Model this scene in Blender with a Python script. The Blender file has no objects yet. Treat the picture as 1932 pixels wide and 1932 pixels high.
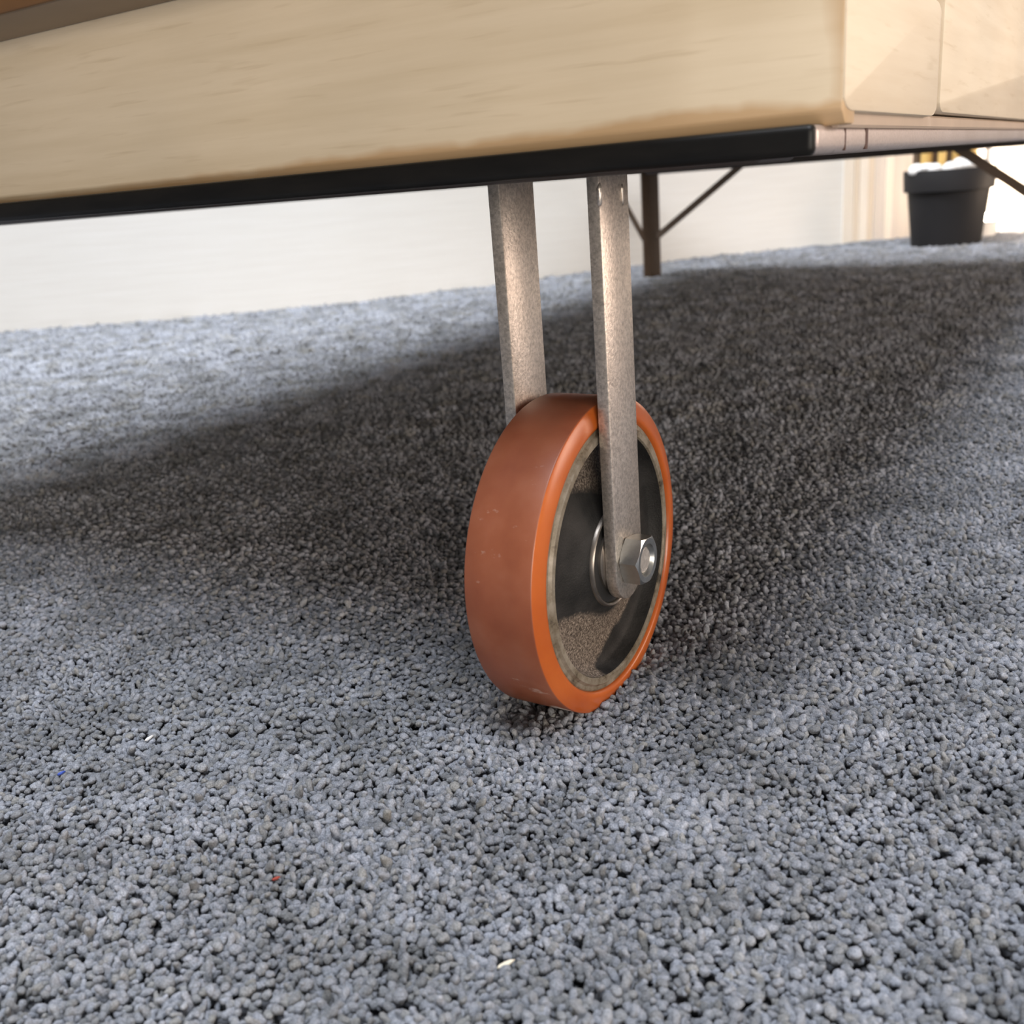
import bpy, bmesh, math, random
import numpy as np
from mathutils import Vector, Matrix

scene = bpy.context.scene
COL = scene.collection

# ------------------------------------------------------------------ camera
CAM_H, PITCH, ROLL, FPX = 0.25863, 0.318486, 0.079955, 1879.19
cam_data = bpy.data.cameras.new('camera')
cam_data.sensor_width = 36.0
cam_data.lens = 36.0 * FPX / 1932.0
cam_data.clip_start = 0.01
cam_data.dof.use_dof = True
cam_data.dof.focus_distance = 0.50
cam_data.dof.aperture_fstop = 12.5
cam = bpy.data.objects.new('camera', cam_data)
COL.objects.link(cam)
_f = Vector((0, math.cos(PITCH), -math.sin(PITCH)))
_r = Vector((1, 0, 0))
_d = -Vector((0, math.sin(PITCH), math.cos(PITCH)))
_r2 = _r * math.cos(ROLL) + _d * math.sin(ROLL)
_d2 = _r * -math.sin(ROLL) + _d * math.cos(ROLL)
_m = Matrix((( _r2.x, -_d2.x, -_f.x, 0), (_r2.y, -_d2.y, -_f.y, 0), (_r2.z, -_d2.z, -_f.z, CAM_H), (0, 0, 0, 1)))
cam.matrix_world = _m
scene.camera = cam

# ------------------------------------------------------------------ world, lights, exposure
scene.view_settings.view_transform = 'Standard'
scene.view_settings.look = 'None'
scene.view_settings.gamma = 1.0
scene.view_settings.use_curve_mapping = False
scene.view_settings.exposure = 1.0
scene.cycles.max_bounces = 8
scene.cycles.diffuse_bounces = 5
scene.cycles.sample_clamp_indirect = 6.0

world = bpy.data.worlds.new('hall_air')
scene.world = world
world.use_nodes = True
world.node_tree.nodes['Background'].inputs[0].default_value = (1.0, 0.90, 0.82, 1)
world.node_tree.nodes['Background'].inputs[1].default_value = 0.11


def area_light(name, loc, target, sx, sy, power, color):
    d = bpy.data.lights.new(name, 'AREA')
    d.shape = 'RECTANGLE'
    d.size, d.size_y = sx, sy
    d.energy = power
    d.color = color
    o = bpy.data.objects.new(name, d)
    COL.objects.link(o)
    o.location = loc
    o.rotation_euler = (Vector(target) - Vector(loc)).to_track_quat('-Z', 'Y').to_euler()
    return o


area_light('ceiling_panel_front', (0.12, -0.20, 2.7), (0.1, 0.2, 0), 1.1, 1.1, 49, (0.89, 0.93, 1.0))
area_light('front_fill', (0.9, -2.2, 0.36), (0.0, 0.4, 0.28), 2.0, 0.6, 31, (1.0, 0.89, 0.77))  # low warm fill, added to brighten the front board
area_light('ceiling_panel_rear', (-0.75, 2.12, 2.7), (-0.75, 2.13, 0), 2.4, 0.4, 92, (0.92, 0.95, 1.0))
area_light('warm_light_right', (2.6, 0.5, 0.75), (0.3, 0.7, 0.15), 1.0, 1.0, 15, (1.0, 0.79, 0.66))  # warm light from the right, standing for an unseen source

# ------------------------------------------------------------------ node helpers
def mat(name):
    m = bpy.data.materials.new(name)
    m.use_nodes = True
    nt = m.node_tree
    return m, nt, nt.nodes['Principled BSDF']


def nd(nt, typ, **kw):
    n = nt.nodes.new(typ)
    for k, v in kw.items():
        if k.startswith('_'):
            key = k[1:]
            n.inputs[int(key) if key.isdigit() else key.replace('_', ' ')].default_value = v
        else:
            setattr(n, k, v)
    return n


def ramp(nt, fac, stops):
    r = nt.nodes.new('ShaderNodeValToRGB')
    e = r.color_ramp.elements
    while len(e) > 1:
        e.remove(e[-1])
    e[0].position, e[0].color = stops[0][0], (*stops[0][1], 1)
    for p, c in stops[1:]:
        x = e.new(p)
        x.color = (*c, 1)
    nt.links.new(fac, r.inputs[0])
    return r.outputs[0]


def mix(nt, fac, a, b, mode='MIX'):
    n = nt.nodes.new('ShaderNodeMix')
    n.data_type = 'RGBA'
    n.blend_type = mode
    for s, v in ((n.inputs[0], fac), (n.inputs[6], a), (n.inputs[7], b)):
        if hasattr(v, 'links'):
            nt.links.new(v, s)
        elif isinstance(v, tuple):
            s.default_value = (*v, 1) if len(v) == 3 else v
        else:
            s.default_value = v
    return n.outputs[2]


def math_n(nt, op, a, b=0.0, c=0.0, clamp=False):
    n = nt.nodes.new('ShaderNodeMath')
    n.operation = op
    n.use_clamp = clamp
    for i, v in enumerate((a, b, c)):
        if hasattr(v, 'links'):
            nt.links.new(v, n.inputs[i])
        else:
            n.inputs[i].default_value = v
    return n.outputs[0]


def coords(nt, scale=(1, 1, 1), kind='Object'):
    tc = nt.nodes.new('ShaderNodeTexCoord')
    mp = nt.nodes.new('ShaderNodeMapping')
    mp.inputs['Scale'].default_value = scale
    nt.links.new(tc.outputs[kind], mp.inputs[0])
    return mp.outputs[0]


def noise(nt, vec, scale, detail=4.0, rough=0.55):
    n = nd(nt, 'ShaderNodeTexNoise', _Scale=scale, _Detail=detail, _Roughness=rough)
    nt.links.new(vec, n.inputs['Vector'])
    return n.outputs['Fac']


def bump(nt, bs, h, strength, dist):
    b = nd(nt, 'ShaderNodeBump', _Strength=strength, _Distance=dist)
    nt.links.new(h, b.inputs['Height'])
    nt.links.new(b.outputs[0], bs.inputs['Normal'])
    return b


def plain(name, col, rough=0.5, metal=0.0, bscale=0, bstr=0.2, bdist=0.0005, var=0.0, vscale=30):
    m, nt, bs = mat(name)
    v = coords(nt)
    if var:
        n = noise(nt, v, vscale, 5)
        c = ramp(nt, n, [(0.3, tuple(x * (1 - var) for x in col)), (0.7, tuple(min(1, x * (1 + var)) for x in col))])
        nt.links.new(c, bs.inputs['Base Color'])
    else:
        bs.inputs['Base Color'].default_value = (*col, 1)
    bs.inputs['Roughness'].default_value = rough
    bs.inputs['Metallic'].default_value = metal
    if bscale:
        bump(nt, bs, noise(nt, v, bscale, 4), bstr, bdist)
    return m


# ------------------------------------------------------------------ materials
def make_carpet(name, dark=1.0):
    m, nt, bs = mat(name)
    geo = nt.nodes.new('ShaderNodeNewGeometry')
    info = nt.nodes.new('ShaderNodeObjectInfo')
    c1 = ramp(nt, info.outputs['Random'], [(0.0, (0.175, 0.182, 0.190)), (0.35, (0.24, 0.254, 0.286)),
                                           (0.7, (0.295, 0.314, 0.358)), (1.0, (0.230, 0.231, 0.226))])
    n1 = noise(nt, geo.outputs['Position'], 16.0, 3)
    lay = ramp(nt, n1, [(0.34, (0.72, 0.72, 0.71)), (0.64, (1.20, 1.20, 1.21))])
    c2 = mix(nt, 1.0, c1, lay, 'MULTIPLY')
    n2 = noise(nt, geo.outputs['Position'], 1500.0, 3)
    fib = ramp(nt, n2, [(0.35, (0.70, 0.70, 0.70)), (0.65, (1.28, 1.28, 1.28))])
    c3 = mix(nt, 1.0, c2, fib, 'MULTIPLY')
    nt.links.new(c3, bs.inputs['Base Color'])
    bs.inputs['Roughness'].default_value = 0.85
    bs.inputs['Sheen Weight'].default_value = 0.12
    bs.inputs['Specular IOR Level'].default_value = 0.2
    bump(nt, bs, noise(nt, geo.outputs['Position'], 2200.0, 3), 0.9, 0.0006)
    return m


M_CARPET = make_carpet('carpet_yarn')
M_BACKING = plain('carpet_backing', (0.10, 0.105, 0.12), 0.95, bscale=400, bstr=0.6, bdist=0.001)


def make_wall():
    m, nt, bs = mat('whitewashed_wall')
    v = coords(nt, (3.0, 3.0, 90.0))
    n = noise(nt, v, 2.0, 4)
    c = ramp(nt, n, [(0.3, (0.75, 0.725, 0.68)), (0.55, (0.78, 0.76, 0.715)), (0.75, (0.80, 0.78, 0.745))])
    nt.links.new(c, bs.inputs['Base Color'])
    bs.inputs['Roughness'].default_value = 0.6
    bump(nt, bs, n, 0.15, 0.001)
    return m


M_WALL = make_wall()


def make_board(name, a, b):
    m, nt, bs = mat(name)
    v = coords(nt, (60.0, 60.0, 2.0))
    n = noise(nt, v, 2.0, 4)
    c = ramp(nt, n, [(0.3, a), (0.7, b)])
    nt.links.new(c, bs.inputs['Base Color'])
    bs.inputs['Roughness'].default_value = 0.55
    return m


M_BOARD_TAN = make_board('tan_board', (0.66, 0.56, 0.44), (0.72, 0.62, 0.50))
M_BOARD_PALE = make_board('pale_board', (0.74, 0.67, 0.57), (0.82, 0.76, 0.68))
M_BOARD_GREY = make_board('greyed_board', (0.58, 0.52, 0.46), (0.66, 0.60, 0.54))


def make_wood(name, base_a, base_b, edge, axis, edge_z0, tint=1.0):
    """pale varnished plywood; 'axis' is the grain direction in local coordinates; stain creeps up from the cut edge at edge_z0"""
    m, nt, bs = mat(name)
    sc = (3.0, 60.0, 60.0) if axis == 'x' else (60.0, 3.0, 60.0)
    v = coords(nt, sc)
    n = noise(nt, v, 1.6, 5, 0.6)
    c = ramp(nt, n, [(0.30, base_a), (0.62, base_b), (0.8, base_b)])
    # small dark pores
    sp = (14.0, 220.0, 220.0) if axis == 'x' else (220.0, 14.0, 220.0)
    p = noise(nt, coords(nt, sp), 1.5, 2)
    c = mix(nt, math_n(nt, 'MULTIPLY', math_n(nt, 'SUBTRACT', p, 0.60, clamp=True), 1.6, clamp=True), c, (0.42, 0.30, 0.16))
    # broad soft tone changes
    b = noise(nt, coords(nt, (6, 6, 9)), 1.0, 2)
    c = mix(nt, 1.0, c, ramp(nt, b, [(0.35, (0.93, 0.93, 0.92)), (0.65, (1.03, 1.02, 1.0))]), 'MULTIPLY')
    # varnish stain near the sawn lower edge (height above edge, wavy)
    tc = nt.nodes.new('ShaderNodeTexCoord')
    sx = nt.nodes.new('ShaderNodeSeparateXYZ')
    nt.links.new(tc.outputs['Object'], sx.inputs[0])
    w = noise(nt, coords(nt, (22, 22, 22)), 1.0, 3)
    h = math_n(nt, 'SUBTRACT', sx.outputs['Z'], edge_z0)
    amp = math_n(nt, 'MULTIPLY_ADD', math_n(nt, 'DIVIDE', math_n(nt, 'ADD', sx.outputs['X' if axis == 'x' else 'Y'], 0.30), 0.42, clamp=True), 0.013, 0.0035)
    lim = math_n(nt, 'MULTIPLY_ADD', w, amp, -0.0015)
    st = math_n(nt, 'DIVIDE', math_n(nt, 'SUBTRACT', lim, h), 0.0035, clamp=True)
    if axis == 'x':      # front panel: the stain also follows the sawn right end
        ex = math_n(nt, 'SUBTRACT', 0.1265, sx.outputs['X'])
        st2 = math_n(nt, 'DIVIDE', math_n(nt, 'SUBTRACT', math_n(nt, 'MULTIPLY', w, 0.018), ex), 0.008, clamp=True)
        st = math_n(nt, 'MAXIMUM', st, st2)
    c = mix(nt, math_n(nt, 'MULTIPLY', st, 0.62), c, edge)
    nt.links.new(c, bs.inputs['Base Color'])
    bs.inputs['Roughness'].default_value = 0.5
    bs.inputs['Specular IOR Level'].default_value = 0.35
    bump(nt, bs, n, 0.05, 0.0005)
    return m


M_WOOD = make_wood('pale_plywood', (0.68, 0.57, 0.41), (0.76, 0.65, 0.49), (0.46, 0.25, 0.085), 'x', 0.2738)
M_WOOD_SIDE = make_wood('pale_plywood_side', (0.66, 0.55, 0.41), (0.72, 0.62, 0.48), (0.50, 0.33, 0.17), 'y', 0.266)
M_LEDGE = plain('brown_ledge_wood', (0.155, 0.075, 0.026), 0.5, var=0.15, vscale=14)
M_SILL = plain('tan_sill_wood', (0.50, 0.39, 0.30), 0.55, var=0.08, vscale=20)
M_SHADE_WOOD = plain('shade_toned_ledge_wood', (0.27, 0.20, 0.135), 0.6, var=0.08, vscale=14)  # pale plywood with the underside's shade put into the colour
M_INNER = plain('raw_inner_wood', (0.33, 0.25, 0.17), 0.8, var=0.1, vscale=20)


def make_black():
    m, nt, bs = mat('black_paint')
    v = coords(nt, (8, 8, 40))
    n = noise(nt, v, 3.0, 5)
    c = ramp(nt, n, [(0.35, (0.006, 0.006, 0.006)), (0.72, (0.012, 0.011, 0.010)), (0.82, (0.05, 0.048, 0.045))])
    nt.links.new(c, bs.inputs['Base Color'])
    bs.inputs['Roughness'].default_value = 0.42
    bs.inputs['Specular IOR Level'].default_value = 0.2
    return m


M_BLACK = make_black()


def make_silver(name, col, rough, grain=900.0, strength=0.35, metal=0.85, speck=0.5):
    m, nt, bs = mat(name)
    v = coords(nt)
    n = noise(nt, v, grain, 3, 0.6)
    c = ramp(nt, n, [(0.30, tuple(x * (1 - 0.45 * speck) for x in col)), (0.52, col), (0.72, tuple(min(1, x * (1 + 0.35 * speck)) for x in col))])
    big = noise(nt, v, 24, 4)
    c = mix(nt, 1.0, c, ramp(nt, big, [(0.3, (0.92, 0.90, 0.88)), (0.7, (1.05, 1.05, 1.05))]), 'MULTIPLY')
    nick = noise(nt, v, 130, 2)
    c = mix(nt, math_n(nt, 'MULTIPLY', math_n(nt, 'SUBTRACT', nick, 0.73, clamp=True), 9.0, clamp=True), c, (0.08, 0.05, 0.035))
    nt.links.new(c, bs.inputs['Base Color'])
    bs.inputs['Metallic'].default_value = metal
    bs.inputs['Roughness'].default_value = rough
    bump(nt, bs, n, strength, 0.0003)
    return m


M_SILVER = make_silver('silver_sprayed_steel', (0.60, 0.55, 0.50), 0.39, 650.0, 0.45, 0.88, 0.7)
M_RAIL = make_silver('silver_rail_steel', (0.56, 0.50, 0.475), 0.42, 700, 0.2, 0.8, 0.3)
M_ZINC = make_silver('zinc_nut', (0.58, 0.60, 0.59), 0.30, 300, 0.12, 1.0, 0.2)
M_BOLT = make_silver('bolt_end_steel', (0.62, 0.60, 0.57), 0.45, 500, 0.5, 0.8, 0.4)
M_WELD = plain('weld_seam', (0.10, 0.055, 0.045), 0.6, 0.4)
M_BROWN = make_silver('brown_painted_steel', (0.15, 0.112, 0.085), 0.5, 300, 0.15, 0.25, 0.2)
M_DARKRAIL = make_silver('dark_frame_steel', (0.085, 0.073, 0.068), 0.45, 300, 0.15, 0.4, 0.2)


def make_tyre():
    m, nt, bs = mat('orange_polyurethane')
    tc = nt.nodes.new('ShaderNodeTexCoord')
    sx = nt.nodes.new('ShaderNodeSeparateXYZ')
    nt.links.new(tc.outputs['Object'], sx.inputs[0])
    r = math_n(nt, 'SQRT', math_n(nt, 'ADD', math_n(nt, 'POWER', sx.outputs['Y'], 2.0), math_n(nt, 'POWER', sx.outputs['Z'], 2.0)))
    v = coords(nt)
    n = noise(nt, v, 35, 5)
    worn = ramp(nt, n, [(0.3, (0.205, 0.054, 0.024)), (0.5, (0.245, 0.074, 0.034)), (0.72, (0.29, 0.102, 0.055))])
    fresh = ramp(nt, n, [(0.3, (0.36, 0.076, 0.012)), (0.7, (0.45, 0.108, 0.018))])
    f = math_n(nt, 'DIVIDE', math_n(nt, 'SUBTRACT', r, 0.0796), 0.0002, clamp=True)
    c = mix(nt, f, fresh, worn)
    # chalky scuffs on the running surface
    s = noise(nt, coords(nt, (60, 160, 60)), 1.0, 4, 0.7)
    sc = math_n(nt, 'MULTIPLY', math_n(nt, 'SUBTRACT', s, 0.66, clamp=True), 5.0, clamp=True)
    c = mix(nt, math_n(nt, 'MULTIPLY', sc, f), c, (0.55, 0.42, 0.36))
    # lime scrape where the tread last touched a kerb
    dx = math_n(nt, 'POWER', math_n(nt, 'DIVIDE', math_n(nt, 'ADD', sx.outputs['X'], 0.002), 0.0065), 2.0)
    dz = math_n(nt, 'POWER', math_n(nt, 'DIVIDE', math_n(nt, 'ADD', sx.outputs['Z'], 0.0655), 0.0060), 2.0)
    neg = math_n(nt, 'LESS_THAN', sx.outputs['Y'], 0.0)
    sp = math_n(nt, 'SUBTRACT', 1.0, math_n(nt, 'ADD', dx, dz), clamp=True)
    rag = noise(nt, coords(nt, (300, 900, 120)), 1.0, 4, 0.7)
    sp = math_n(nt, 'MULTIPLY', math_n(nt, 'MULTIPLY', sp, neg), math_n(nt, 'MULTIPLY', math_n(nt, 'SUBTRACT', rag, 0.40, clamp=True), 6.0, clamp=True))
    c = mix(nt, math_n(nt, 'MULTIPLY', sp, 2.0, clamp=True), c, (0.62, 0.55, 0.50))
    nt.links.new(c, bs.inputs['Base Color'])
    rg = ramp(nt, f, [(0.0, (0.30, 0.30, 0.30)), (1.0, (0.42, 0.42, 0.42))])
    nt.links.new(rg, bs.inputs['Roughness'])
    bs.inputs['Subsurface Weight'].default_value = 0.12
    bs.inputs['Subsurface Radius'].default_value = (0.01, 0.003, 0.001)
    bs.inputs['Subsurface Scale'].default_value = 0.4
    bump(nt, bs, noise(nt, v, 260, 4), 0.06, 0.0004)
    return m


M_TYRE = make_tyre()


def make_rim():
    m, nt, bs = mat('scuffed_rim_iron')
    v = coords(nt)
    n = noise(nt, v, 90, 6, 0.7)
    c = ramp(nt, n, [(0.34, (0.045, 0.034, 0.022)), (0.44, (0.16, 0.13, 0.09)), (0.56, (0.23, 0.20, 0.155)), (0.75, (0.32, 0.28, 0.23))])
    nt.links.new(c, bs.inputs['Base Color'])
    bs.inputs['Metallic'].default_value = 0.25
    bs.inputs['Roughness'].default_value = 0.5
    bump(nt, bs, n, 0.5, 0.0008)
    return m


M_RIM = make_rim()


def make_hub():
    m, nt, bs = mat('dusty_black_casting')
    v = coords(nt)
    geo = nt.nodes.new('ShaderNodeTexCoord')
    sx = nt.nodes.new('ShaderNodeSeparateXYZ')
    nt.links.new(geo.outputs['Object'], sx.inputs[0])
    r = math_n(nt, 'SQRT', math_n(nt, 'ADD', math_n(nt, 'POWER', sx.outputs['Y'], 2.0), math_n(nt, 'POWER', sx.outputs['Z'], 2.0)))
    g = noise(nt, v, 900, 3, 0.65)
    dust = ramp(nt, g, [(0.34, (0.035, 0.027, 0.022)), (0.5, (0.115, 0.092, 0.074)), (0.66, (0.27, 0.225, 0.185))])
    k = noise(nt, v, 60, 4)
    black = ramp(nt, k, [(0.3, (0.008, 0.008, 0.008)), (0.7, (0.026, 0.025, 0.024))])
    # dust has settled in two patches of the flat web: a lower lobe cut by a painted shadow and a smaller upper one
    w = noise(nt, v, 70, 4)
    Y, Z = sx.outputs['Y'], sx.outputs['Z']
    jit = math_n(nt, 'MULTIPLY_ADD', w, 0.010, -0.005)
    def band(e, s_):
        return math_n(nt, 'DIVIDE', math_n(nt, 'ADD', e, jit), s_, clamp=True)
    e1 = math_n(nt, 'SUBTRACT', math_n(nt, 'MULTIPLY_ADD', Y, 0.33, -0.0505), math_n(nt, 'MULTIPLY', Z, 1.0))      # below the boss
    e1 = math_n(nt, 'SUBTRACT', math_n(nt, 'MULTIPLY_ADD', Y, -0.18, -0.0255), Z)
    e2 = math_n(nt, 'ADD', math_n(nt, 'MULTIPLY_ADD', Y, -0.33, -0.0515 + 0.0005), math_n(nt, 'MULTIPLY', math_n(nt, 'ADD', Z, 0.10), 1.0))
    e2 = math_n(nt, 'ADD', math_n(nt, 'MULTIPLY', Y, -1.0), math_n(nt, 'MULTIPLY_ADD', Z, 2.55, 0.137))           # left of the fork arm's shadow, painted as bare black
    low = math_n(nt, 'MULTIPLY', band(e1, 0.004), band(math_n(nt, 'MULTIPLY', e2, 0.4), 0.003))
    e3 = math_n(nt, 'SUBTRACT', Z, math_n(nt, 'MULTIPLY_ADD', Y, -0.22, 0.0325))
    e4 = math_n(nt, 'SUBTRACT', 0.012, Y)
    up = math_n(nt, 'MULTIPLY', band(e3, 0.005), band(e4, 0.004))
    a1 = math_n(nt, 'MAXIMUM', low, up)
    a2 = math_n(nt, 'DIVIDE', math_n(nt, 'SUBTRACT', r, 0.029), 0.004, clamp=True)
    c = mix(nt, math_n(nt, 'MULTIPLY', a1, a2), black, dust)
    nt.links.new(c, bs.inputs['Base Color'])
    bs.inputs['Roughness'].default_value = 0.6
    bs.inputs['Specular IOR Level'].default_value = 0.25
    bump(nt, bs, g, 0.55, 0.0006)
    return m


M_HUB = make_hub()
M_BEARING = plain('bearing_steel', (0.24, 0.215, 0.19), 0.35, 0.9, var=0.2, vscale=120)
M_RUBBER = plain('dark_seal', (0.02, 0.02, 0.02), 0.5)
M_POT = plain('dark_grey_plastic', (0.015, 0.0145, 0.0155), 0.6, var=0.08, vscale=12)
M_POT.node_tree.nodes['Principled BSDF'].inputs['Specular IOR Level'].default_value = 0.2
M_SOIL = plain('potting_filler', (0.10, 0.075, 0.05), 0.95, bscale=120, bstr=1.0, bdist=0.004)
M_STONE = plain('white_stone', (0.80, 0.80, 0.79), 0.6, var=0.05, vscale=25, bscale=60, bstr=0.3, bdist=0.002)
M_GOLD = plain('golden_cane', (0.60, 0.40, 0.13), 0.45, var=0.12, vscale=20)
M_DARKCANE = plain('dark_cane', (0.115, 0.075, 0.045), 0.55, var=0.15, vscale=20)
M_WHITECANE = plain('white_stake', (0.85, 0.83, 0.80), 0.4)
M_LAMPBODY = plain('white_lamp_body', (0.75, 0.74, 0.72), 0.4)
M_LINT = plain('straw_chip', (0.72, 0.66, 0.52), 0.6)
M_BLUELINT = plain('blue_thread', (0.05, 0.10, 0.45), 0.7)
M_REDLINT = plain('red_thread', (0.30, 0.05, 0.03), 0.7)
M_WHITELINT = plain('white_thread', (0.78, 0.78, 0.78), 0.7)
m, nt, bs = mat('lamp_lens')
bs.inputs['Base Color'].default_value = (1, 0.9, 0.75, 1)
bs.inputs['Emission Color'].default_value = (1.0, 0.78, 0.52, 1)
bs.inputs['Emission Strength'].default_value = 60.0
M_LENS = m

# ------------------------------------------------------------------ object helpers
YAW = -0.570390
AX = Vector((math.cos(YAW), math.sin(YAW), 0))
UX = Vector((-math.sin(YAW), math.cos(YAW), 0))
ORG = Vector((0.0439876, 0.4716008, 0))


def loc2w(a, u, z):
    return ORG + AX * a + UX * u + Vector((0, 0, z))


def link(name, bm, material, parent=None, smooth=None, **props):
    me = bpy.data.meshes.new(name)
    bmesh.ops.recalc_face_normals(bm, faces=bm.faces[:])
    bm.to_mesh(me)
    bm.free()
    for mm in (material if isinstance(material, (list, tuple)) else [material]):
        me.materials.append(mm)
    if smooth is not None:
        me.polygons.foreach_set('use_smooth', [True] * len(me.polygons))
        if smooth > 0:
            me.set_sharp_from_angle(angle=math.radians(smooth))
    o = bpy.data.objects.new(name, me)
    COL.objects.link(o)
    if parent:
        o.parent = parent
    for k, v in props.items():
        o[k] = v
    return o


def empty(name, loc=(0, 0, 0), rz=0.0, parent=None, **props):
    o = bpy.data.objects.new(name, None)
    COL.objects.link(o)
    o.location = loc
    o.rotation_euler = (0, 0, rz)
    o.empty_display_size = 0.05
    if parent:
        o.parent = parent
    for k, v in props.items():
        o[k] = v
    return o


def bm_box(lo, hi, bev=0.0, seg=2, bm=None):
    own = bm is None
    b = bmesh.new()
    bmesh.ops.create_cube(b, size=1.0)
    lo, hi = Vector(lo), Vector(hi)
    for v in b.verts:
        v.co = Vector(((lo[i] + hi[i]) / 2 + v.co[i] * (hi[i] - lo[i]) for i in range(3)))
    if bev:
        bmesh.ops.bevel(b, geom=b.edges[:], offset=bev, segments=seg, profile=0.5, affect='EDGES')
    if own:
        return b
    tmp = bpy.data.meshes.new('tmp')
    b.to_mesh(tmp)
    b.free()
    bm.from_mesh(tmp)
    bpy.data.meshes.remove(tmp)
    return bm


def bm_prism(pts, axis, a0, a1, bev=0.0, seg=2):
    """pts: list of 2D points in the plane normal to axis ('x': (y,z), 'y': (x,z), 'z': (x,y)), extruded a0..a1"""
    b = bmesh.new()
    def P(p, a):
        return {'x': (a, p[0], p[1]), 'y': (p[0], a, p[1]), 'z': (p[0], p[1], a)}[axis]
    v0 = [b.verts.new(P(p, a0)) for p in pts]
    v1 = [b.verts.new(P(p, a1)) for p in pts]
    n = len(pts)
    f0 = b.faces.new(v0)
    f1 = b.faces.new(v1[::-1])
    for i in range(n):
        b.faces.new((v0[i], v0[(i + 1) % n], v1[(i + 1) % n], v1[i]))
    bmesh.ops.recalc_face_normals(b, faces=b.faces[:])
    if bev:
        ed = [e for e in b.edges if len(e.link_faces) == 2 and e.calc_face_angle(0) > 0.6]
        bmesh.ops.bevel(b, geom=ed, offset=bev, segments=seg, profile=0.5, affect='EDGES')
    return b


def bm_lathe(profile, axis='x', n=96, closed=False):
    """profile: list of (axial, radius)"""
    b = bmesh.new()
    rings = []
    for a, r in profile:
        ring = []
        for k in range(n):
            t = 2 * math.pi * k / n
            c, s = r * math.cos(t), r * math.sin(t)
            ring.append(b.verts.new((a, c, s) if axis == 'x' else (c, s, a)))
        rings.append(ring)
    seq = list(zip(rings[:-1], rings[1:]))
    if closed:
        seq.append((rings[-1], rings[0]))
    for r0, r1 in seq:
        for k in range(n):
            b.faces.new((r0[k], r0[(k + 1) % n], r1[(k + 1) % n], r1[k]))
    if not closed:
        for ring, (a, r) in ((rings[0], profile[0]), (rings[-1], profile[-1])):
            if r > 1e-5:
                b.faces.new(ring)
    return b


# ------------------------------------------------------------------ floor and walls
WALL = [(-5.0, 2.50), (-3.0, 2.47), (-1.9, 2.465), (-1.211, 2.463), (-0.85, 2.458), (-0.564, 2.468), (-0.28, 2.545), (0.003, 2.665), (0.29, 2.835),
        (0.57, 2.978), (0.74, 3.03), (0.894, 3.068), (1.084, 3.106), (1.264, 3.115), (1.5, 3.10), (2.0, 3.06), (3.6, 2.95)]


def wall_y(x):
    for (x0, y0), (x1, y1) in zip(WALL[:-1], WALL[1:]):
        if x0 <= x <= x1:
            return y0 + (y1 - y0) * (x - x0) / (x1 - x0)
    return WALL[-1][1]


floor = link('floor', bm_box((-5, -3, -0.06), (4.2, 3.3, -0.004)), M_BACKING, kind='structure',
             label='grey looped carpet floor running under the platform')
pts = [(x, y) for x, y in WALL] + [(x, y + 0.12) for x, y in reversed(WALL)]
wall = link('wall_back', bm_prism(pts, 'z', -0.05, 2.9), M_WALL, smooth=30, kind='structure',
            label='white wall with a faint horizontal wood grain')
# upright boards that clad the wall beside the pot
bx = [1.062, 1.096, 1.112, 1.139, 1.157, 1.190, 1.214, 1.275]
bmats = [M_BOARD_PALE, M_BOARD_TAN, M_BOARD_PALE, M_BOARD_TAN, M_BOARD_GREY, M_BOARD_PALE, M_BOARD_GREY]
for i in range(7):
    x0, x1 = bx[i], bx[i + 1] - 0.0006
    y0, y1 = wall_y(x0), wall_y(x1)
    t = 0.006 + 0.0012 * (i % 3)
    link('board', bm_prism([(x0, y0 - t), (x1, y1 - t), (x1, y1 + 0.01), (x0, y0 + 0.01)], 'z', -0.004, 2.6, 0.0008, 1), bmats[i], wall)
xs = [1.285, 1.5, 2.0, 3.0]
pts = [(x, wall_y(x) - 0.014) for x in xs] + [(x, wall_y(x) + 0.01) for x in reversed(xs)]
link('baseboard_back', bm_prism(pts, 'z', -0.004, 0.035, 0.003, 2), M_BOARD_PALE, kind='structure')

# ------------------------------------------------------------------ carpet pile
rng = random.Random(7)
nrng = np.random.default_rng(11)


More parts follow.
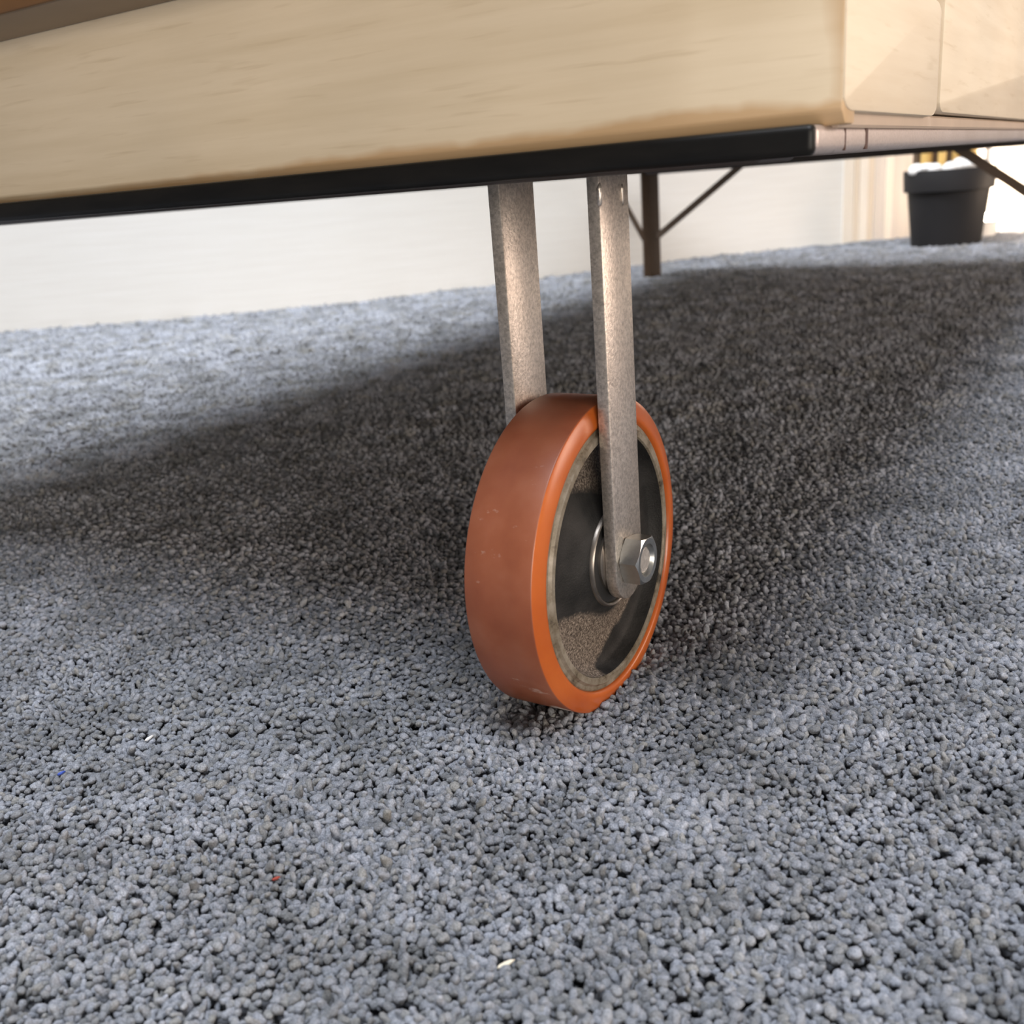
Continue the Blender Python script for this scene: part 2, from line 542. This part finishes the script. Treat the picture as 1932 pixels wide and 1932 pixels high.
def tuft_arrays(r, h, seedrng, ns=8, nk=7):
    """one twisted yarn end, curling over; returns verts, faces"""
    lean = seedrng.uniform(0.2, 1.5)
    curl = seedrng.uniform(0.3, 1.9)
    phase = seedrng.uniform(0, 6.28)
    tw = seedrng.choice([-1, 1]) * seedrng.uniform(1.5, 2.6)
    P = []
    th = 0.12 * lean
    x = z = 0.0
    y = 0.0
    side = seedrng.uniform(-0.5, 0.5)
    ln = h * seedrng.uniform(1.05, 1.5)
    for k in range(nk):
        P.append((x, y, z, th))
        st = ln / (nk - 1)
        x += st * math.sin(th)
        z += st * math.cos(th)
        y += st * side * math.sin(th)
        th += (lean + curl) / nk * (0.5 + k / nk)
    V, F = [], []
    for k, (px, py, pz, t) in enumerate(P):
        s = k / (nk - 1)
        rad = r * (0.85 + 0.25 * math.sin(min(1, s * 1.2) * 3.1))
        if k == nk - 1:
            rad *= 0.62
        for j in range(ns):
            a = 2 * math.pi * j / ns
            lob = 1 + 0.20 * math.cos(2 * (a + phase + tw * s * 3.0)) + seedrng.uniform(-0.12, 0.12)
            cx, cy = rad * lob * math.cos(a), rad * lob * math.sin(a)
            V.append((px + cx * math.cos(t), py + cy, pz - cx * math.sin(t)))
    for k in range(nk - 1):
        for j in range(ns):
            F.append((k * ns + j, k * ns + (j + 1) % ns, (k + 1) * ns + (j + 1) % ns, (k + 1) * ns + j))
    px, py, pz, t = P[-1]
    V.append((px + r * 0.45 * math.sin(t), py, pz + r * 0.45 * math.cos(t)))
    n = len(V) - 1
    for j in range(ns):
        F.append(((nk - 1) * ns + j, (nk - 1) * ns + (j + 1) % ns, n))
    return V, F


tuft_col = bpy.data.collections.new('tuft_kinds')
patch_col = bpy.data.collections.new('patch_kinds')


def mesh_obj(name, V, F, mtl, col):
    me = bpy.data.meshes.new(name)
    me.from_pydata(V, [], F)
    me.polygons.foreach_set('use_smooth', [True] * len(me.polygons))
    me.materials.append(mtl)
    o = bpy.data.objects.new(name, me)
    col.objects.link(o)
    return o


def knob_arrays(r, z0, sr):
    """a cut yarn end seen from above: a lumpy little knob"""
    b = bmesh.new()
    bmesh.ops.create_icosphere(b, subdivisions=4, radius=1.0)
    ks = [(Vector((sr.gauss(0, 1), sr.gauss(0, 1), sr.gauss(0, 1))).normalized(), sr.uniform(0.12, 0.34)) for _ in range(9)]
    sq = (sr.uniform(0.8, 1.3), sr.uniform(0.75, 1.0), sr.uniform(0.8, 1.15))
    for v in b.verts:
        k = 0.86
        d = v.co.normalized()
        for n_, amp in ks:
            k += amp * max(0.0, d.dot(n_) - 0.55) * 1.6
        k += sr.uniform(-0.10, 0.09)
        v.co = Vector((d.x * k * r * sq[0], d.y * k * r * sq[1], z0 + d.z * k * r * sq[2]))
    b.verts.index_update()
    V = [tuple(v.co) for v in b.verts]
    F = [tuple(v.index for v in f.verts) for f in b.faces]
    b.free()
    return V, F


for i in range(10):
    V, F = tuft_arrays(0.00110 + 0.0003 * (i % 3) / 2, 0.0062, rng, 12, 14)
    mesh_obj('yarn_end', V, F, M_CARPET, tuft_col)
for i in range(12):
    V, F = knob_arrays(0.00150 * rng.uniform(0.8, 1.2), 0.0050 + rng.uniform(-0.0006, 0.0008), rng)
    mesh_obj('yarn_knob', V, F, M_CARPET, tuft_col)
for i in range(10):
    AV, AF = [], []
    n, s = 5, 0.0034
    for gx in range(n):
        for gy in range(n):
            V, F = tuft_arrays(0.00185 * rng.uniform(0.85, 1.2), 0.0062 * rng.uniform(0.8, 1.2), rng, 6, 5)
            ang = rng.uniform(0, 6.28)
            c, sn = math.cos(ang), math.sin(ang)
            ox = (gx - 2 + rng.uniform(-.45, .45)) * s
            oy = (gy - 2 + rng.uniform(-.45, .45)) * s
            b = len(AV)
            AV += [(x * c - y * sn + ox, x * sn + y * c + oy, z) for x, y, z in V]
            AF += [tuple(q + b for q in f) for f in F]
    mesh_obj('yarn_patch', AV, AF, M_CARPET, patch_col)


def smooth_noise(x, y, cell, seed):
    g = np.random.default_rng(seed).random((400, 400))
    fx, fy = x / cell + 150, y / cell + 60
    ix, iy = np.floor(fx).astype(int) % 399, np.floor(fy).astype(int) % 399
    tx, ty = fx - np.floor(fx), fy - np.floor(fy)
    tx, ty = tx * tx * (3 - 2 * tx), ty * ty * (3 - 2 * ty)
    return (g[ix, iy] * (1 - tx) * (1 - ty) + g[ix + 1, iy] * tx * (1 - ty) + g[ix, iy + 1] * (1 - tx) * ty + g[ix + 1, iy + 1] * tx * ty)


def field(y0, y1, s, jit):
    n_y = int((y1 - y0) / s)
    out = []
    for k in range(n_y):
        y = y0 + k * s
        w = 0.62 * y + 0.22
        xs_ = np.arange(-w, w, s) + (0.5 * s if k % 2 else 0)
        out.append(np.stack([xs_, np.full_like(xs_, y)], 1))
    p = np.concatenate(out)
    p += nrng.uniform(-jit, jit, p.shape) * s
    return p


def keep_clear(p):
    q = p - np.array([ORG.x, ORG.y])
    a = q @ np.array([AX.x, AX.y])
    u = q @ np.array([UX.x, UX.y])
    wheel = (np.abs(a + 0.0127) < 0.0165) & (np.abs(u) < 0.0200)
    pot = np.hypot(p[:, 0] - 1.2485, p[:, 1] - 2.8055) < 0.086
    wy = np.interp(p[:, 0], [w[0] for w in WALL], [w[1] for w in WALL])
    return ~(wheel | pot | (p[:, 1] > wy - 0.004))


def pile(name, p, col, size, dz, parent):
    p = p[keep_clear(p)]
    n = len(p)
    x, y = p[:, 0], p[:, 1]
    lowa = smooth_noise(x, y, 0.06, 3)
    lowb = smooth_noise(x, y, 0.011, 5)
    hi = nrng.random(n)
    z = -0.0027 + dz * (lowb - 0.5) * 2 + dz * (hi - 0.5) * 1.1
    me = bpy.data.meshes.new(name)
    me.vertices.add(n)
    me.vertices.foreach_set('co', np.stack([x, y, z], 1).astype(np.float32).ravel())
    scl = size * (0.82 + 0.40 * nrng.random(n)) * (0.9 + 0.25 * lowa)
    rot = np.zeros((n, 3), np.float32)
    rot[:, 0] = (smooth_noise(x, y, 0.09, 21) - 0.5) * 1.3 * (1 if size else 0) + nrng.normal(0, 0.18, n)
    rot[:, 1] = (smooth_noise(x, y, 0.09, 22) - 0.5) * 1.3 + nrng.normal(0, 0.18, n)
    rot[:, 2] = nrng.random(n) * 2 * np.pi
    if col is patch_col:
        rot[:, 0] *= 0.25
        rot[:, 1] *= 0.25
    a = me.attributes.new('scl', 'FLOAT', 'POINT')
    a.data.foreach_set('value', scl.astype(np.float32))
    a = me.attributes.new('rot', 'FLOAT_VECTOR', 'POINT')
    a.data.foreach_set('vector', rot.ravel())
    o = bpy.data.objects.new(name, me)
    COL.objects.link(o)
    o.parent = parent
    o['kind'] = 'stuff'
    ng = bpy.data.node_groups.new(name, 'GeometryNodeTree')
    ng.interface.new_socket('Geometry', in_out='INPUT', socket_type='NodeSocketGeometry')
    ng.interface.new_socket('Geometry', in_out='OUTPUT', socket_type='NodeSocketGeometry')
    gi, go = ng.nodes.new('NodeGroupInput'), ng.nodes.new('NodeGroupOutput')
    ci = ng.nodes.new('GeometryNodeCollectionInfo')
    ci.inputs['Collection'].default_value = col
    ci.inputs['Separate Children'].default_value = True
    ci.inputs['Reset Children'].default_value = True
    ip = ng.nodes.new('GeometryNodeInstanceOnPoints')
    ip.inputs['Pick Instance'].default_value = True
    na = ng.nodes.new('GeometryNodeInputNamedAttribute')
    na.data_type = 'FLOAT'
    na.inputs['Name'].default_value = 'scl'
    nr = ng.nodes.new('GeometryNodeInputNamedAttribute')
    nr.data_type = 'FLOAT_VECTOR'
    nr.inputs['Name'].default_value = 'rot'
    er = ng.nodes.new('FunctionNodeEulerToRotation')
    L = ng.links.new
    L(gi.outputs[0], ip.inputs['Points'])
    L(ci.outputs[0], ip.inputs['Instance'])
    L(nr.outputs['Attribute'], er.inputs[0])
    L(er.outputs[0], ip.inputs['Rotation'])
    L(na.outputs['Attribute'], ip.inputs['Scale'])
    L(ip.outputs[0], go.inputs[0])
    md = o.modifiers.new('pile', 'NODES')
    md.node_group = ng
    return n


N1 = pile('carpet_pile', field(0.10, 1.02, 0.00235, 0.5), tuft_col, 1.0, 0.0011, floor)
N2 = pile('carpet_pile', field(1.02, 1.75, 0.0150, 0.30), patch_col, 1.0, 0.0009, floor)
N3 = pile('carpet_pile', field(1.75, 3.12, 0.0190, 0.30), patch_col, 1.28, 0.0010, floor)

# ------------------------------------------------------------------ the wheeled platform
root = empty('wheeled_platform', ORG, YAW, kind='thing', category='platform',
             label='pale plywood platform on a steel frame, standing on an orange wheel and angle-iron legs')
A0, A1, U0, U1 = -0.87, 0.125, -0.043, 1.965

# wooden body
link('front_panel', bm_prism([(U0 + 0.005, 0.2693), (U0 + 0.018, 0.2693), (U0 + 0.018, 0.42), (U0, 0.42), (U0, 0.2738)], 'x', A0, A1 - 0.0008, 0.0012, 2), M_WOOD, root, smooth=35,
     label='pale plywood front board with browned lower edge')


def round_rect(y0, y1, z0, z1, rad, corners=(1, 1, 1, 1), n=6):
    """corners: (y0z0, y1z0, y1z1, y0z1)"""
    out = []
    for i, (cy, cz, sy, sz, a0) in enumerate(((y0, z0, 1, 1, 180), (y1, z0, -1, 1, 270), (y1, z1, -1, -1, 0), (y0, z1, 1, -1, 90))):
        if not corners[i]:
            out.append((cy, cz))
            continue
        ry = rad if not isinstance(rad, tuple) else rad[0]
        rz = rad if not isinstance(rad, tuple) else rad[1]
        for k in range(n + 1):
            t = math.radians(a0 + 90 * k / n)
            out.append((cy + sy * ry + ry * math.cos(t), cz + sz * rz + rz * math.sin(t)))
    return out


S0 = A1 - 0.018
link('side_board', bm_prism(round_rect(U0 + 0.0005, 0.1365, 0.2735, 0.3240, (0.012, 0.0045), (1, 1, 1, 0)), 'x', S0, A1, 0.0012, 2), M_WOOD_SIDE, root, smooth=35,
     label='short rounded plywood board at the corner of the side')
link('side_board', bm_prism(round_rect(U0 + 0.0005, 0.1365, 0.3260, 0.42, (0.016, 0.006), (0, 1, 0, 0)), 'x', S0, A1, 0.0012, 2), M_WOOD_SIDE, root, smooth=35)
link('side_board', bm_prism(round_rect(0.1455, U1, 0.2755, 0.42, (0.012, 0.005), (1, 0, 0, 0)), 'x', S0, A1, 0.0012, 2), M_WOOD_SIDE, root, smooth=35,
     label='long plywood board of the side')
link('side_sill', bm_box((S0, U0 + 0.012, 0.2685), (A1 - 0.0045, U1, 0.2745), 0.001, 1), M_SILL, root, smooth=35)
link('side_backing', bm_box((S0 - 0.012, U0 + 0.018, 0.275), (S0 - 0.0005, U1 - 0.02, 0.415)), M_INNER, root)
link('left_panel', bm_box((A0, U0 + 0.018, 0.2715), (A0 + 0.018, U1, 0.42), 0.0012, 1), M_WOOD, root)
link('back_panel', bm_box((A0 + 0.018, U1 - 0.018, 0.2715), (S0 - 0.012, U1, 0.42), 0.0012, 1), M_WOOD, root)
link('underside_board', bm_box((A0 + 0.018, U0 + 0.018, 0.283), (S0 - 0.012, U1 - 0.018, 0.295)), M_INNER, root)
link('platform_top', bm_box((A0 - 0.01, -0.085, 0.42), (A1 + 0.012, U1 + 0.01, 0.445), 0.004, 2), M_WOOD_SIDE, root, smooth=35)
ledge = link('front_ledge', bm_box((A0, -0.088, 0.3545), (A1 - 0.05, U0 - 0.0003, 0.376), 0.0015, 2), M_SHADE_WOOD, root, smooth=35,
             label='pale wooden ledge, coloured as in shade, with a brown front edge along the front board')
link('edge_band', bm_box((A0, -0.0905, 0.3545), (A1 - 0.05, -0.0879, 0.376), 0.001, 2), M_LEDGE, ledge, smooth=35, label='brown edge band')


# steel frame
def tube(name, lo, hi, m, bev=0.0045, **kw):
    return link(name, bm_box(lo, hi, bev, 4), m, root, smooth=40, **kw)


RZ0, RZ1 = 0.2596, 0.2699
SA = 0.1185            # outer plane of the side rail
front_rail = tube('front_rail', (A0 + 0.01, -0.0555, RZ0), (SA - 0.0006, -0.0205, 0.2700), M_BLACK, 0.0026, label='black painted front frame rail')
side_rail = tube('side_rail', (SA - 0.030, -0.0545, RZ0), (SA, U1 - 0.03, RZ1), M_RAIL, 0.0032, label='bare silver side frame rail')
for u, w in ((-0.0150, 0.0006), (0.0192, 0.0019)):
    link('weld_seam', bm_box((SA - 0.002, u - w, RZ0 + 0.001), (SA + 0.00025, u + w, RZ1 - 0.0015), 0.0002, 1), M_WELD, side_rail)
tube('left_rail', (A0 + 0.01, -0.02, 0.2565), (A0 + 0.04, U1 - 0.03, 0.2715), M_DARKRAIL)
tube('back_rail', (A0 + 0.04, 1.925, 0.2510), (SA - 0.031, 1.955, 0.2710), M_DARKRAIL)
tube('cross_rail', (A0 + 0.04, -0.0195, 0.2583), (SA - 0.031, 0.030, 0.2780), M_DARKRAIL, 0.003)

# fork arms
BU0, BU1 = -0.0145, 0.0153


def arm_profile(u0, u1, zc, ztop, r):
    c = (u0 + u1) / 2
    pts = [(u0, ztop), (u0, zc)]
    for k in range(1, 16):
        t = math.pi + math.pi * k / 16
        pts.append((c + r * math.cos(t), zc + r * 1.0 * math.sin(t)))
    pts += [(u1, zc), (u1, ztop)]
    return pts


arm_near = link('fork_arm', bm_prism(arm_profile(BU0, BU1, 0.0705, 0.2640, 0.0149), 'x', 0.0086, 0.0148, 0.0007, 2), M_SILVER, root, smooth=35,
                label='near fork arm carrying the hexagon nut')
arm_far = link('fork_arm', bm_prism(arm_profile(BU0, 0.0172, 0.0705, 0.2640, 0.01585), 'x', -0.0424, -0.0360, 0.0007, 2), M_SILVER, root, smooth=35,
               label='far fork arm behind the wheel')


def weld_blob(cx, cy, cz, s, seed):
    r_ = random.Random(seed)
    b = bmesh.new()
    bmesh.ops.create_icosphere(b, subdivisions=2, radius=1.0)
    for v in b.verts:
        k = 1 + r_.uniform(-0.18, 0.18)
        v.co = Vector((cx + v.co.x * s[0] * k, cy + v.co.y * s[1] * k, cz + v.co.z * s[2] * k))
    return b


link('weld_bead', weld_blob(0.0146, BU0 + 0.0006, 0.2505, (0.0012, 0.0014, 0.0055), 1), M_SILVER, arm_near, smooth=0)
link('weld_bead', weld_blob(0.0148, BU1 - 0.0066, 0.2500, (0.0006, 0.0010, 0.0045), 2), M_SILVER, arm_near, smooth=0)

# wheel
wheel = empty('wheel', (0, 0, 0.077), 0, root, label='orange polyurethane wheel with a black iron centre')
AC = -0.0127


def sym(profile_near):
    """mirror a near-side half profile (from the near face outwards) about the wheel's mid plane"""
    return profile_near + [(2 * AC - a, r) for a, r in reversed(profile_near)]


tyre_half = [(0.0052, 0.0688), (0.0068, 0.0696), (0.0073, 0.0706), (0.0074, 0.0718), (0.0070, 0.0740), (0.0062, 0.0772), (0.0052, 0.0794), (0.0049, 0.0798), (0.0044, 0.0800)]
prof = [(AC, 0.0688)] + tyre_half + [(-0.006, 0.0801)]
prof = prof[1:] + [(AC, 0.0801)] + [(2 * AC - a, r) for a, r in reversed(prof[1:])]
tyre = link('tyre', bm_lathe(prof, 'x', 160, closed=True), M_TYRE, wheel, smooth=50, label='orange polyurethane tyre with a dulled tread')
rim_half = [(0.0030, 0.0616), (0.0066, 0.0619), (0.0072, 0.0624), (0.0072, 0.0652), (0.0064, 0.0658), (0.0058, 0.0664), (0.0058, 0.0682), (0.0052, 0.0689)]
rprof = rim_half + [(2 * AC - a, r) for a, r in reversed(rim_half)]
link('rim', bm_lathe(rprof, 'x', 140, closed=True), M_RIM, wheel, smooth=40, label='scuffed grey-brown iron rim')
hub_half = [(0.0058, 0.0170), (0.0058, 0.0262), (0.0046, 0.0276), (0.0034, 0.0300), (0.0015, 0.0350), (-0.0004, 0.0400), (-0.0016, 0.0440), (-0.0021, 0.0490), (-0.0020, 0.0550), (-0.0012, 0.0582), (0.0000, 0.0598), (0.0045, 0.0612), (0.0062, 0.0617)]
hprof = hub_half + [(2 * AC - a, r) for a, r in reversed(hub_half)]
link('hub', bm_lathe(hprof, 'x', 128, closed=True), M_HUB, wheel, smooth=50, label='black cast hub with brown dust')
ring = [(0.0050, 0.0236), (0.0070, 0.0238), (0.0078, 0.0243), (0.0080, 0.0250), (0.0074, 0.0257), (0.0050, 0.0258)]
link('bearing_ring', bm_lathe(ring, 'x', 96, closed=True), M_BEARING, wheel, smooth=50, label='steel ring of the ball bearing')
seal = [(0.0050, 0.0172), (0.0064, 0.0172), (0.0064, 0.0236), (0.0050, 0.0236)]
link('bearing_seal', bm_lathe(seal, 'x', 96, closed=True), M_RUBBER, wheel, smooth=40)
inner = [(0.0050, 0.0076), (0.0080, 0.0076), (0.0086, 0.0100), (0.0086, 0.0160), (0.0076, 0.0174), (0.0050, 0.0174)]
link('bearing_inner_ring', bm_lathe(inner, 'x', 64, closed=True), M_BEARING, wheel, smooth=40)
link('axle', bm_lathe([(-0.046, 0.0066), (0.0150, 0.0066)], 'x', 40), M_ZINC, wheel, smooth=40)


# hexagon nut: chamfered prism, threaded bore, bolt end inside
def hex_nut(a0, a1, rv, bore, rot):
    b = bmesh.new()
    N = 72
    apo = rv * math.cos(math.pi / 6)
    def hexr(t):
        k = (t - rot) % (math.pi / 3) - math.pi / 6
        return apo / math.cos(k)
    rings = []
    rch = apo * 0.985          # radius of the chamfer circle on the outer face
    rows = []
    ts = [rot + 2 * math.pi * k / N for k in range(N)]
    # 30 degree chamfer: height drop of a point at radius r beyond rch
    drop = [max(0.0, (hexr(t) - rch)) * math.tan(math.radians(27)) for t in ts]
    def ring(fa, fr):
        return [b.verts.new((fa(i), fr(i) * math.cos(ts[i]), fr(i) * math.sin(ts[i]))) for i in range(N)]
    rows.append(ring(lambda i: a0, lambda i: bore * 0.9))
    rows.append(ring(lambda i: a0, lambda i: min(hexr(ts[i]), rch * 1.03)))
    rows.append(ring(lambda i: a0 + drop[i] * 0.6, lambda i: hexr(ts[i])))
    rows.append(ring(lambda i: a1 - drop[i], lambda i: hexr(ts[i])))
    rows.append(ring(lambda i: a1, lambda i: rch))
    rows.append(ring(lambda i: a1 - 0.0002, lambda i: bore + 0.0016))
    rows.append(ring(lambda i: a1 - 0.0010, lambda i: bore + 0.0010))
    for k in range(6):
        rows.append(ring(lambda i, k=k: a1 - 0.0016 - 0.0011 * k, lambda i, k=k: bore + (0.0 if k % 2 else 0.0007)))
    for r0, r1 in zip(rows[:-1], rows[1:]):
        for i in range(N):
            b.faces.new((r0[i], r0[(i + 1) % N], r1[(i + 1) % N], r1[i]))
    return b


nut = link('axle_nut', hex_nut(0.0149, 0.0249, 0.0130, 0.0068, math.radians(52)), M_ZINC, root, smooth=18, label='zinc plated hexagon nut on the axle')
nut.location = (0, 0.0002, 0.0768)
link('bolt_end', bm_lathe([(0.0140, 0.0065), (0.0226, 0.0065), (0.0234, 0.0057)], 'x', 40), M_BOLT, nut, smooth=20)

# rear legs of angle iron with flat braces
def leg(a_corner, sgn):
    t = 0.003
    w = 0.034
    pts = [(a_corner, 1.955 - 0.033), (a_corner + sgn * t, 1.955 - 0.033), (a_corner + sgn * t, 1.955 - t), (a_corner + sgn * w, 1.955 - t), (a_corner + sgn * w, 1.955), (a_corner, 1.955)]
    return link('leg', bm_prism(pts, 'z', -0.004, 0.2620, 0.0006, 1), M_BROWN, root, smooth=35,
                label='brown angle-iron rear leg')


def strip(name, p0, p1, wid, thick_axis, thick):
    """flat bar whose centre line runs p0..p1 in the a-z or u-z plane"""
    d = Vector((p1[0] - p0[0], p1[1] - p0[1])).normalized()
    nrm = Vector((-d.y, d.x)) * wid / 2
    q = [(p0[0] - nrm.x, p0[1] - nrm.y), (p1[0] - nrm.x, p1[1] - nrm.y), (p1[0] + nrm.x, p1[1] + nrm.y), (p0[0] + nrm.x, p0[1] + nrm.y)]
    ax, c = thick_axis
    return link(name, bm_prism(q, ax, c - thick / 2, c + thick / 2, 0.0006, 1), M_BROWN, root)


leg(-0.8395, 1)
leg(0.1085, -1)
strip('brace', (-0.812, 0.1035), (-0.585, 0.2640), 0.0155, ('y', 1.9485), 0.004)
strip('brace', (0.085, 0.1035), (-0.142, 0.2640), 0.0190, ('y', 1.9485), 0.004)
strip('brace', (1.925, 0.0985), (1.735, 0.2620), 0.0180, ('x', -0.834), 0.004)
strip('brace', (1.925, 0.0985), (1.735, 0.2620), 0.0180, ('x', 0.103), 0.004)

# ------------------------------------------------------------------ plant pot with canes, stones and lamp
PC = Vector((1.2485, 2.8055, 0))
pot = empty('plant_pot', PC, 0, kind='thing', category='pot', label='dark grey plastic plant pot with a thick rim, by the wall')
pp = [(-0.0035, 0.0), (-0.0035, 0.0840), (-0.001, 0.0885), (0.05, 0.0935), (0.150, 0.1040)]
link('pot_body', bm_lathe(pp + [(0.150, 0.098), (0.02, 0.080), (0.02, 0.0)][:2] + [(0.02, 0.080), (0.02, 0.001)], 'z', 72), M_POT, pot, smooth=40)
rp = [(0.1500, 0.1000), (0.1500, 0.1125), (0.1512, 0.1142), (0.2030, 0.1165), (0.2052, 0.1155), (0.2058, 0.1135), (0.2050, 0.1080), (0.1500, 0.1000)]
link('pot_rim', bm_lathe(rp, 'z', 72), M_POT, pot, smooth=40)
link('soil', bm_lathe([(0.16, 0.098), (0.196, 0.1065), (0.199, 0.06), (0.199, 0.001)], 'z', 48), M_SOIL, pot, smooth=40)

Dv = Vector((PC.x, PC.y, 0)).normalized()      # away from the camera side, towards the wall
Rv = Vector((Dv.y, -Dv.x, 0))
canes = [(-0.062, -0.012, 0.0150, M_GOLD, 'broad golden cane leftmost of the golden canes in the dark grey pot'),
         (-0.022, -0.040, 0.0105, M_GOLD, 'golden cane between the two white stone heaps in the dark grey pot'),
         (0.017, 0.010, 0.0105, M_GOLD, 'golden cane behind the right white stone heap in the dark grey pot'),
         (0.052, 0.000, 0.0160, M_GOLD, 'broad golden cane at the right, behind the slanting brace'),
         (-0.086, 0.030, 0.0105, M_DARKCANE, 'dark brown cane at the far left of the dark grey pot'),
         (-0.038, 0.030, 0.0120, M_DARKCANE, 'dark brown cane behind and between the two left golden canes'),
         (-0.004, 0.045, 0.0100, M_DARKCANE, 'dark brown cane right of the middle golden cane'),
         (0.030, 0.055, 0.0100, M_DARKCANE, 'dark brown cane beside the right broad golden cane')]
for k, (x, d, r, mm, lab) in enumerate(canes):
    p = PC + Rv * x + Dv * d
    prof = []
    for j in range(8):
        z0 = 0.190 + j * 0.115
        prof += [(z0, r), (z0 + 0.105, r * 0.97), (z0 + 0.109, r * 1.10), (z0 + 0.112, r * 1.02)]
    o = link('cane', bm_lathe(prof, 'z', 20), mm, None, smooth=50, kind='thing', category='cane', label=lab, group='canes standing in the plant pot')
    o.location = (p.x, p.y, 0)
    o.rotation_euler = (0.012 * math.sin(k * 2.1), 0.012 * math.cos(k * 1.3), 0)
p = PC + Rv * 0.094 + Dv * 0.035
o = link('stake', bm_lathe([(0.190, 0.005), (0.192, 0.0075), (0.80, 0.0075), (0.802, 0.005)], 'z', 20), M_WHITECANE, None, smooth=40, kind='thing', category='stake',
         label='thin white stake standing right of the golden canes, above the slanting brace')
o.location = (p.x, p.y, 0)

stones = [(-0.082, -0.060, 0.208, (0.024, 0.022, 0.016), 'white stone at the left end of the left heap in the dark pot'),
          (-0.055, -0.070, 0.211, (0.022, 0.020, 0.015), 'white stone in the middle of the left heap in the dark pot'),
          (-0.038, -0.078, 0.208, (0.020, 0.020, 0.014), 'white stone at the right end of the left heap in the dark pot'),
          (0.002, -0.074, 0.208, (0.020, 0.020, 0.016), 'white stone at the left end of the right heap in the dark pot'),
          (0.024, -0.060, 0.214, (0.020, 0.020, 0.018), 'topmost white stone of the right heap in the dark pot'),
          (0.048, -0.064, 0.212, (0.019, 0.020, 0.017), 'white stone at the right end of the right heap, by the brace')]
for k, (x, d, z, s, lab) in enumerate(stones):
    r_ = random.Random(50 + k)
    b = bmesh.new()
    bmesh.ops.create_icosphere(b, subdivisions=3, radius=1.0)
    ph = [r_.uniform(0, 6) for _ in range(6)]
    for v in b.verts:
        n = 1 + 0.09 * math.sin(2.3 * v.co.x + ph[0]) * math.cos(2.1 * v.co.y + ph[1]) + 0.06 * math.sin(3.7 * v.co.z + ph[2])
        v.co = Vector((v.co.x * s[0] * n, v.co.y * s[1] * n, v.co.z * s[2] * n))
    p = PC + Rv * x + Dv * d
    o = link('stone', b, M_STONE, None, smooth=0, kind='thing', category='stone', label=lab, group='white stones in the plant pot')
    o.location = (p.x, p.y, z)
    o.rotation_euler = (0, 0, r_.uniform(0, 6))

# small floor lamp standing behind the pot, shining on the wall
LC = Vector((1.425, 2.955, 0))
lamp = empty('floor_lamp', LC, math.radians(-28), kind='thing', category='lamp', label='small lit floor lamp hidden behind the dark plant pot, shining on the wall')
link('lamp_body', bm_lathe([(-0.004, 0.030), (0.004, 0.032), (0.035, 0.032), (0.050, 0.036), (0.052, 0.034)], 'z', 32), M_LAMPBODY, lamp, smooth=40)
link('lamp_lens', bm_lathe([(0.050, 0.031), (0.056, 0.029), (0.066, 0.022), (0.072, 0.010), (0.0725, 0.001)], 'z', 32), M_LENS, lamp, smooth=60)
pl = bpy.data.lights.new('lamp_glow', 'SPOT')
pl.energy = 7.0
pl.color = (1.0, 0.78, 0.54)
pl.shadow_soft_size = 0.02
pl.spot_size = math.radians(150)
pl.spot_blend = 0.6
plo = bpy.data.objects.new('lamp_glow', pl)
COL.objects.link(plo)
plo.location = (LC.x + 0.01, LC.y, 0.085)
plo.rotation_euler = (Vector((1.75, 3.08, 0.25)) - plo.location).to_track_quat('-Z', 'Y').to_euler()

pd2 = bpy.data.lights.new('pot_side_fill', 'POINT')  # unseen extra light, added for the pot's right side
pd2.energy = 2.0
pd2.color = (1.0, 0.76, 0.56)
pd2.shadow_soft_size = 0.06
po2 = bpy.data.objects.new('pot_side_fill', pd2)
COL.objects.link(po2)
po2.location = (1.56, 2.66, 0.16)

# ------------------------------------------------------------------ bits lying on the carpet
def chip(name, loc, rz, L, W, T, mm, label, cat):
    b = bmesh.new()
    pts = [(-L / 2, 0), (-L * 0.3, -W * 0.45), (L * 0.1, -W / 2), (L * 0.36, -W * 0.2), (L / 2, 0.0), (L * 0.3, W * 0.3), (-L * 0.05, W / 2), (-L * 0.36, W * 0.4)]
    v0 = [b.verts.new((x, y, T * 0.4 * math.sin(3 * x / L))) for x, y in pts]
    v1 = [b.verts.new((x * 0.9, y * 0.8, T + T * 0.4 * math.sin(3 * x / L))) for x, y in pts]
    b.faces.new(v0[::-1])
    b.faces.new(v1)
    for i in range(8):
        b.faces.new((v0[i], v0[(i + 1) % 8], v1[(i + 1) % 8], v1[i]))
    o = link(name, b, mm, None, smooth=40, kind='thing', category=cat, label=label)
    o.location = loc
    o.rotation_euler = (0.2, -0.12, rz)
    return o


chip('chip', (-0.0145, 0.2772, 0.0040), math.radians(18), 0.0070, 0.0020, 0.0005, M_LINT, 'pale straw-coloured chip lying on the carpet nearest the camera', 'chip')
chip('lint', (-0.2278, 0.4245, 0.0040), math.radians(20), 0.0042, 0.0016, 0.0007, M_BLUELINT, 'tiny blue speck of lint on the carpet at the left', 'lint')
chip('lint', (-0.1939, 0.4515, 0.0040), math.radians(40), 0.0050, 0.0014, 0.0007, M_WHITELINT, 'tiny white speck of lint on the carpet at the left', 'lint')
chip('lint', (-0.105, 0.3325, 0.0040), math.radians(10), 0.0036, 0.0013, 0.0006, M_REDLINT, 'tiny dark red speck of lint on the carpet left of the wheel', 'lint')
